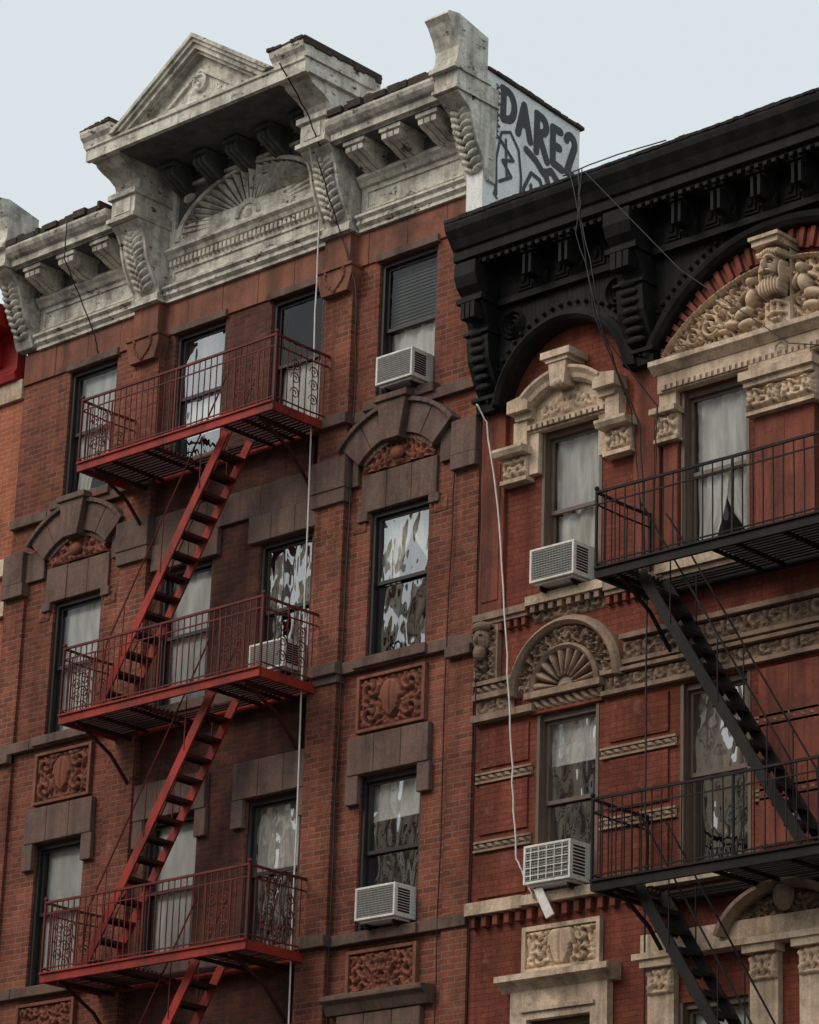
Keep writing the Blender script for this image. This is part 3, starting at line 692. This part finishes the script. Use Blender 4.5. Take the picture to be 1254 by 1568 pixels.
smooth_ring(cr_,um,.75,[(.0,.16),(.02,.17),(.07,.15),(.09,.17),(.10,.16),(.10,.14)],0,360,16)
smooth_ring(oc,um,-7.1,[(.92,0),(.92,.2),(1.0,.28),(1.06,.28),(1.06,0)],15,165,30,ey=.75);relief(oc,um-.9,um+.9,-6.75,-6.25,.04,.12,'foliage',3.1,res=40,mask=lambda u,v:((u-um)/.92)**2+((v+7.1)/.70)**2<1)
ball(oc,um,.18,-6.5,.15,.12,.2)
vr=MB()
for k in range(58):
    t=math.radians(24+132*(k+.5)/58);dt=math.radians(132/58*.40)
    R0,R1,cv=2.06,2.34,.10
    polyuv(vr,[(um+R0*math.cos(t-dt),cv+R0*math.sin(t-dt)),(um+R1*math.cos(t-dt),cv+R1*math.sin(t-dt)),(um+R1*math.cos(t+dt),cv+R1*math.sin(t+dt)),(um+R0*math.cos(t+dt),cv+R0*math.sin(t+dt))],0,.05+.05*(k%2))
emit(vr,'brick_arch_ring',M_stuccoB,Bb)
emit(w,'brick_walls',M_wallB,Bb);emit(stc,'painted_pilasters',M_stuccoB,Bb,bevel=.01);emit(cr_,'cream_stone_trim',M_cream,Bb,bevel=.01)
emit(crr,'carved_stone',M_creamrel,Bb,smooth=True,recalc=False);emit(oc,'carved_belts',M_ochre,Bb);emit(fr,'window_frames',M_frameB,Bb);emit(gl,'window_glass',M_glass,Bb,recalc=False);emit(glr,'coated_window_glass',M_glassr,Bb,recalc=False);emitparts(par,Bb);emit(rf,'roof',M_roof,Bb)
# ---------------- black cornice of B
K=MB()
def arch_plate(m,u0,u1,vlo,vhi,cu,cv,r,ey,o0,o1,n=28):
    pts=[]
    for i in range(n+1):
        u=u0+(u1-u0)*i/n;x=(u-cu)/r
        pts.append((u,cv+ey*r*math.sqrt(max(0,1-x*x)) if abs(x)<1 else vlo))
    for (a,b),(c,d) in zip(pts,pts[1:]):
        polyuv(m,[(a,b),(c,d),(c,vhi),(a,vhi)],o0,o1)
def bigbr(m,a,b):
    profu(m,[(0,1.08),(.20,1.08),(.22,1.2),(.16,1.32),(.28,1.5),(.42,1.8),(.46,2.1),(.42,2.3),(.52,2.5),(.60,2.62),(.60,2.75),(.70,2.85),(.76,3.0),(.76,3.2),(0,3.2)],a,b)
    box(m,a-.04,b+.04,0,.28,1.24,1.30);box(m,a-.04,b+.04,0,.66,2.62,2.70);box(m,a-.03,b+.03,0,.5,2.18,2.23)
    for k in range(7): ball(m,(a+b)/2,.30+.16*math.sin(k/6*1.6),1.42+k*.13,(b-a)*.36,.06,.06)
    for k in range(3): box(m,a+.06+k*(b-a-.12)/3+.01,a+.06+(k+1)*(b-a-.12)/3-.01,.5,.68,2.36,2.60)
for a,b in((1.42,1.82),(4.14,4.60),(mir(4.60),mir(4.14)),(mir(1.82),mir(1.42))): bigbr(K,a,b)
arch_plate(K,1.82,4.14,1.1,2.62,3.03,.92,1.13,1.02,0,.20)
arch_plate(K,4.60,mir(4.60),1.1,2.62,um,.10,2.36,1.0,0,.16)
arch_plate(K,mir(4.14),mir(1.82),1.1,2.62,mir(3.03),.92,1.13,1.02,0,.20)
for cu in(3.03,mir(3.03)):
    smooth_ring(K,cu,.92,[(1.13,0),(1.13,.30),(1.18,.36),(1.24,.30),(1.30,.26),(1.30,.2)],8,172,36,ey=1.02)
    for k in range(26):
        t=math.radians(12+156*k/25);ball(K,cu+1.40*math.cos(t),.22,.92+1.43*math.sin(t),.035,.05,.035,nu=6,nv=4)
    for s in(-1,1):
        for k in range(3): smooth_ring(K,cu+s*(.95),2.28,[(.04+.07*k,.2),(.06+.07*k,.26),(.09+.07*k,.2)],0,360,14)
smooth_ring(K,um,.10,[(2.36,0),(2.36,.18),(2.42,.24),(2.48,.26),(2.54,.20),(2.54,.15)],26,154,50)
for k in range(44):
    t=math.radians(32+116*k/43);ball(K,um+2.64*math.cos(t),.18,.10+2.64*math.sin(t),.035,.05,.035,nu=6,nv=4) if .10+2.64*math.sin(t)<2.58 else None
box(K,uB0,uB1,0,.30,2.60,2.70);box(K,uB0,uB1,0,.22,2.70,3.2)
k=1.98
while k<uB1-.3:
    if not any(abs(k-x)<.45 for x in(1.62,4.37,mir(4.37),mir(1.62))):
        profu(K,[(0,2.72),(.26,2.72),(.34,2.80),(.30,2.92),(.42,3.02),(.56,3.08),(.58,3.2),(0,3.2)],k-.13,k+.13)
        box(K,k-.16,k+.16,0,.62,3.12,3.2);box(K,k-.08,k-.03,.3,.6,2.8,3.1);box(K,k+.03,k+.08,.3,.6,2.8,3.1)
    box(K,k+.20,k+.46,.2,.245,2.76,3.08);box(K,k+.24,k+.42,.24,.27,2.80,3.04);ball(K,k+.33,.27,2.92,.06,.05,.08,nu=8,nv=5)
    k+=.66
profu(K,[(0,3.2),(.66,3.2),(.66,3.24),(.74,3.26),(.74,3.40),(.78,3.42),(.84,3.54),(.93,3.66),(.95,3.74),(.95,3.79),(-.3,3.84)],uB0+.06,uB1)
k=uB0+.1
while k<uB1-.1: box(K,k,k+.07,.6,.70,3.14,3.2);k+=.14
profu(K,[(0,2.70),(.22,2.70),(.3,2.9),(.5,3.1),(.66,3.2),(.66,3.24),(.74,3.26),(.74,3.40),(.84,3.54),(.93,3.66),(.95,3.74),(.95,3.79),(0,3.84)],uB0+.0,uB0+.06)
emit(K,'black_cornice',M_black,Bb,bevel=.006)
F=MB();k=uB0;vv=3.84
while k<uB1:
    w_=random.uniform(.04,.12);vv=max(3.82,min(3.875,vv+random.uniform(-.008,.008)));box(F,k,min(uB1,k+w_),-.3,.965+random.uniform(-.006,.006),3.78+random.uniform(-.006,.006),vv);k+=w_
emit(F,'roof_edge_flashing',M_black,Bb)
# ================================================================== FIRE ESCAPES
def spiral(m,u,o,v,r,s=1,turns=1.6,rad=.009,plane='u'):
    pts=[]
    for i in range(17):
        t=i/16*turns*2*math.pi;rr=r*(1-i/19)
        pts.append((u+s*rr*math.cos(t),o,v+rr*math.sin(t)) if plane=='u' else (u,o+s*rr*math.cos(t),v+rr*math.sin(t)))
    tube(m,pts,rad,4)
def fire_escape(uL,uR,levels,od,stair,matf,matr,mats,orn,sp=.125):
    r=root('fire_escape');fm=MB();rm=MB();sm=MB()
    for li,v in enumerate(levels):
        t=.05
        box(fm,uL,uR,od-t,od,v-.07,v+.07);box(fm,uL,uR,od,od+.03,v+.05,v+.075);box(fm,uL,uR,.06,.06+t,v-.06,v+.06)
        box(fm,uL,uL+t,.06+t,od-t,v-.068,v+.068);box(fm,uR-t,uR,.06+t,od-t,v-.068,v+.068)
        su0,su1=stair['hole'];
        o=.15
        while o<od-.06:
            j=random.uniform(-.006,.006)
            if .38<o<1.02:
                box(rm,uL+t,su0,o,o+.045,v-.0+j,v+.03+j);box(rm,su1,uR-t,o,o+.045,v+j,v+.03+j)
            else: box(rm,uL+t,uR-t,o,o+.045,v+j,v+.03+j)
            o+=.085
        n=6
        for k in range(1,n):
            u=uL+(uR-uL)*k/n
            if not(su0<u<su1): box(rm,u-.02,u+.02,.1,od-.05,v-.055,v-.008)
        for u in(su0-.03,su1): box(rm,u,u+.03,.1,od-.05,v-.06,v-.008)
        for u in(uL+.35,uR-.35):
            box(rm,u-.025,u+.025,.0,od-.05,v-.12,v-.06)
            tube(rm,[(u,od-.15,v-.10),(u,.5,v-.42),(u,.06,v-.85)],.028,4)
            box(rm,u-.04,u+.04,.0,.06,v-.95,v-.05)
        top=v+1.12
        for path in([(uL,.1),(uL,od-.02)],[(uL,od-.02),(uR,od-.02)],[(uR,od-.02),(uR,.1)]):
            (a,b),(c,d)=path
            for hh,rr in((top,.024),(top-.17,.013),(v+.14,.013)): tube(sm,[(a,b,hh),((a+c)/2,(b+d)/2,hh-.012),(c,d,hh)],rr,4)
            ln=math.hypot(c-a,d-b);n=int(ln/sp)
            for k in range(1,n):
                x=a+(c-a)*k/n;y=b+(d-b)*k/n;j=random.uniform(-.008,.008)
                tube(sm,[(x,y,v+.05),(x+j,y,(v+top)/2),(x,y,top-.0)],.0095,4)
        for u in(uL,uR):
            for o in(.1,od-.02): tube(sm,[(u,o,v-.05),(u,o,top+.03)],.022,4)
            tube(sm,[(u,.0,top-.05),(u,.12,top-.05)],.02,4);ball(sm,u,od-.02,top+.05,.035,.035,.035,nu=8,nv=5)
        tube(sm,[((uL+uR)/2,od-.02,v),((uL+uR)/2,od-.02,top)],.02,4)
        if orn:
            for u in(uL+.45,uR-.60):
                for dv in(.30,.50,.70):
                    for s in(-1,1): spiral(sm,u+s*.12,od-.02,v+dv,.105,s)
                for s in(-.25,.25): tube(sm,[(u+s,od-.02,v+.1),(u+s,od-.02,top-.17)],.014,4)
            for dv in(.32,.55,.76):
                for oo in(od*.35,od*.65): spiral(sm,uL,oo,v+dv,.1,1,plane='o');spiral(sm,uR,oo,v+dv,.1,1,plane='o')
        ut,ub=stair['u'];vt=v-.02;vb=v-3.93
        du,dv=ub-ut,vb-vt;ln=math.hypot(du,dv);nx,nv=-dv/ln*.075,du/ln*.075
        for oo in(.44,.94):
            polyuv(fm,[(ut+nx,vt+nv),(ub+nx,vb+nv),(ub-nx,vb-nv),(ut-nx,vt-nv)],oo-.016,oo+.016)
        nt_=14
        for k in range(1,nt_):
            x=ut+du*k/nt_;y=vt+dv*k/nt_
            box(rm,x-.11,x+.11,.46,.92,y-.012,y+.012);box(rm,x-.11,x-.10,.46,.92,y-.04,y-.012);box(rm,x+.10,x+.11,.46,.92,y-.04,y-.012)
        for oo in(.42,.96):
            tube(sm,[(ut+.0,oo,vt+.95),(ut+du*.03,oo,vt+.85),(ub-du*.06,oo,vb-dv*.06+.80),(ub-du*.03,oo,vb+.15)],.014,5)
            for t_ in(.2,.5,.8): tube(sm,[(ut+du*t_,oo,vt+dv*t_),(ut+du*t_,oo,vt+dv*t_+.83)],.010,4)
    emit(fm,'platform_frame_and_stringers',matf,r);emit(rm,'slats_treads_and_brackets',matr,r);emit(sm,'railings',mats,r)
    return r
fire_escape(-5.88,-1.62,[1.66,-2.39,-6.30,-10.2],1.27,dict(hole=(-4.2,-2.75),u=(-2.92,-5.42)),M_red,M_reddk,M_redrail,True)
fire_escape(4.47,mir(4.47),[-2.18,-6.30,-10.3],1.22,dict(hole=(4.95,6.3),u=(5.00,7.50)),M_iron,M_iron,M_iron,False,sp=.155)
# ================================================================== AIR CONDITIONERS
def ac(a,b,c,d,o=.38,louver=True,flap=False):
    r=root('air_conditioner');m=MB();g=MB();k=MB()
    box(m,a,b,-.15,o-.02,c,d)
    box(m,a,a+.035,o-.02,o,c,d);box(m,b-.035,b,o-.02,o,c,d);box(m,a+.035,b-.035,o-.02,o,d-.035,d);box(m,a+.035,b-.035,o-.02,o,c,c+.035)
    n=12
    for i in range(n):
        v=c+.05+(d-c-.1)*i/(n-1);box(g,a+.04,b-.04,o-.018,o-.008,v-.006,v+.006)
    n=26
    for i in range(n):
        u=a+.05+(b-a-.1)*i/(n-1);box(g,u-.003,u+.003,o-.012,o-.005,c+.04,d-.04)
    box(k,a+.036,b-.036,o-.0195,o-.019,c+.036,d-.036)
    if not louver:
        for i in range(1,6): u=a+(b-a)*i/6;box(m,u-.008,u+.008,o-.005,o+.01,c+.04,d-.04)
        for i in range(1,5): v=c+(d-c)*i/5;box(m,a+.04,b-.04,o-.004,o+.009,v-.008,v+.008)
    for i in range(9):
        v=c+.08+(d-c-.16)*i/8
        box(k,b,b+.003,.08,o-.06,v-.013,v+.013);box(k,a-.003,a,.08,o-.06,v-.013,v+.013)
    box(m,a+.05,b-.05,.0,o-.05,c-.03,c);box(k,a+.1,a+.13,0,o-.1,c-.1,c-.03);box(k,b-.13,b-.10,0,o-.1,c-.1,c-.03)
    if flap: polyuv(m,[(a+.10,c-.05),(a+.24,c-.03),(a+.46,c-.42),(a+.33,c-.47)],.26,.29)
    emit(m,'case',M_ac,r,bevel=.008);emit(g,'coil_grille',M_acdk,r);emit(k,'vents_and_shadow_gaps',M_iron,r)
ac(-.42,.30,1.93,2.38);ac(-2.78,-2.05,-2.02,-1.58);ac(-.42,.33,-5.98,-5.52);ac(2.62,3.40,-1.72,-1.24);ac(2.62,3.42,-5.88,-5.36,louver=False,flap=True)
fl=root('wall_floodlight');m=MB();ball(m,7.0,.30,-5.62,.13,.13,.11,nu=14,nv=9);box(m,6.97,7.03,0,.3,-5.65,-5.60);emit(m,'lamp_housing',M_ac,fl,smooth=True)
# ================================================================== CABLES
def cable(pts,r,mat,n=5,jit=.015):
    e=root('utility_cable');m=MB();P2=[]
    for (p,q) in zip(pts,pts[1:]):
        for i in range(6): t=i/6;P2.append(tuple(p[j]+(q[j]-p[j])*t+(random.uniform(-jit,jit) if j==0 else 0) for j in range(3)))
    P2.append(pts[-1]);tube(m,P2,r,n);emit(m,'cable',mat,e,smooth=True)
cable([(-1.52,.95,6.1),(-1.78,.32,5.3),(-1.79,.30,2.6),(-1.73,.30,-1.7),(-1.70,.28,-7.4),(-1.7,.28,-16)],.013,M_cable_w)
cable([(1.50,.30,1.2),(1.58,.16,.95),(1.85,.14,-.6),(2.11,.22,-2.6),(2.25,.22,-4.2),(2.33,.2,-5.4),(2.5,.2,-5.75),(2.66,.2,-6.02)],.013,M_cable_w)
cable([(3.9,1.0,3.85),(3.95,1.0,3.1),(4.02,.75,1.7),(4.45,.3,.15),(4.5,.2,-1.9),(4.52,.2,-5.6),(4.5,.2,-9)],.013,M_cable_b)
cable([(3.75,1.0,3.85),(4.15,.95,2.2),(4.2,.8,1.4),(4.7,.25,.4),(4.62,.2,-1.0)],.01,M_cable_b)
cable([(3.95,1.0,3.85),(3.9,1.02,2.9),(4.25,.9,1.5),(4.3,.3,.4),(4.4,.2,-1.0)],.009,M_cable_b)
cable([(4.0,1.0,3.80),(5.6,.9,1.9),(7.2,.7,.5),(8.6,.6,.1)],.008,M_cable_b,jit=0)
cable([(-1.4,.85,5.8),(-1.35,.25,4.6),(-1.05,.2,3.7),(-1.1,.1,2.2),(-1.15,.1,-4.0),(-1.15,.1,-9)],.011,M_cable_b)
cable([(-6.9,1.0,6.3),(-6.95,.95,5.6),(-6.9,.3,4.6),(-6.88,.15,4.2)],.011,M_cable_b)
cable([(-1.55,1.55,7.1),(-1.5,1.0,6.5),(-1.3,.85,5.9)],.012,M_iron)
cable([(3.6,.97,3.86),(4.0,.9,3.93),(4.6,.98,3.88),(5.4,.97,3.84)],.010,M_cable_b)
cable([(.95,.1,1.2),(.92,.1,-.6),(.88,.1,-3.),(.88,.1,-9)],.008,M_iron)
cable([(1.45,.12,1.0),(1.47,.12,-2.),(1.47,.12,-8)],.010,M_iron)
# ================================================================== STREET + OPPOSITE SIDE
M_road=weathered('asphalt',(.05,.05,.052,1),(.045,.045,.046,1),(.03,.03,.03,1),.9,.4)
M_walk=weathered('concrete_pavement',(.26,.25,.23,1),(.22,.21,.20,1),(.12,.11,.10,1),.9,.4)
def sheet(name,mat,x0,x1,y0,y1,z):
    me=bpy.data.meshes.new(name);me.from_pydata([(x0,y0,z),(x1,y0,z),(x1,y1,z),(x0,y1,z)],[],[(0,1,2,3)]);me.materials.append(mat)
    ob=bpy.data.objects.new(name,me);scene.collection.objects.link(ob);return ob
sheet('ground',M_road,-900,900,-900,900,-.012);sheet('road',M_road,-300,300,-26,-4.2,-.004)
for nm,y0,y1 in(('pavement',-4.2,0.0),('pavement',-38,-26)):
    m=MB();box(m,-300,300,-y1,-y0,-H-.0,-H+.13);emit(m,nm,M_walk)
sheet('road_marking',flat('road_paint',(.7,.7,.68,1),.7),-300,300,-15.15,-15.0,.0)
def opp(x0,x1,h,col,fl=3.4):
    r=root('apartment_building');m=MB();k=MB();g=MB()
    box(m,x0,x1,39,52,-H,-H+h)
    n=int((x1-x0)/2.4);fls=int((h-4.5)/fl)
    for i in range(n):
        for j in range(fls):
            x=x0+(x1-x0)*(i+.5)/n;z=-H+4.6+j*fl
            box(g,x-.55,x+.55,38.97,39,z,z+2.0);box(k,x-.75,x+.75,38.85,39,z+2.0,z+2.3);box(k,x-.7,x+.7,38.85,39,z-.15,z)
    box(k,x0-.1,x1+.1,38.3,39.2,-H+h-.9,-H+h)
    emit(m,'walls',weathered('facade_paint',col,col,(.2,.17,.15,1),.9,.3),r);emit(k,'trim_and_cornice',M_cream,r);emit(g,'windows',M_frameA,r)
opp(-75,-62,22,srgb(200,190,175));opp(-61.8,-50,30,srgb(160,110,90));opp(-49.8,-41,36,srgb(225,218,206));opp(-40.8,-33,31,srgb(120,90,78));opp(-32.8,-24,35,srgb(190,170,150));opp(-23.8,-10,23,srgb(215,205,190));opp(-9.8,3,26,srgb(160,100,80));opp(3.2,16,23,srgb(210,200,185))
# ================================================================== LIGHT
az=math.radians(205);el=math.radians(40)
wd=bpy.data.worlds.new("World");scene.world=wd;wd.use_nodes=True;nt=wd.node_tree;nt.nodes.clear()
sk=nt.nodes.new('ShaderNodeTexSky');sk.sky_type='NISHITA';sk.sun_disc=False;sk.sun_elevation=el;sk.sun_rotation=az;sk.dust_density=2.5;sk.air_density=1.0
mxn=nt.nodes.new('ShaderNodeMix');mxn.data_type='RGBA';mxn.inputs[0].default_value=.84;mxn.inputs[7].default_value=(8.15,8.85,9.0,1)
bg=nt.nodes.new('ShaderNodeBackground');bg.inputs[1].default_value=.10;ow=nt.nodes.new('ShaderNodeOutputWorld')
L(nt,sk.outputs[0],mxn.inputs[6]);L(nt,mxn.outputs[2],bg.inputs[0]);L(nt,bg.outputs[0],ow.inputs[0])
sl=bpy.data.lights.new('sun','SUN');sl.energy=1.5;sl.angle=math.radians(32);sl.color=(1,.89,.77)
so=bpy.data.objects.new('sun',sl);scene.collection.objects.link(so)
d=Vector((math.sin(az)*math.cos(el),math.cos(az)*math.cos(el),math.sin(el)))
so.rotation_euler=d.to_track_quat('Z','Y').to_euler();so.location=(0,-20,40)
# ================================================================== CAMERA
R=[Vector((0.73588,0.67597,0.03261)),Vector((-0.20738,0.27107,-0.93997)),Vector((-0.64461,0.68528,0.33979))]
fw=R[2].normalized();rt=R[0].normalized();upv=rt.cross(fw).normalized();rt=fw.cross(upv).normalized()
mat=Matrix((( rt.x,upv.x,-fw.x),(rt.y,upv.y,-fw.y),(rt.z,upv.z,-fw.z))).to_4x4()
cd=bpy.data.cameras.new('camera');co=bpy.data.objects.new('camera',cd);scene.collection.objects.link(co)
mat.translation=Vector((0,0,H))-fw*45.0
co.matrix_world=mat
cd.sensor_fit='HORIZONTAL';cd.sensor_width=36;cd.lens=4808/1254*36;cd.clip_end=3000
scene.camera=co
scene.view_settings.view_transform='Standard';scene.view_settings.look='None';scene.view_settings.exposure=0
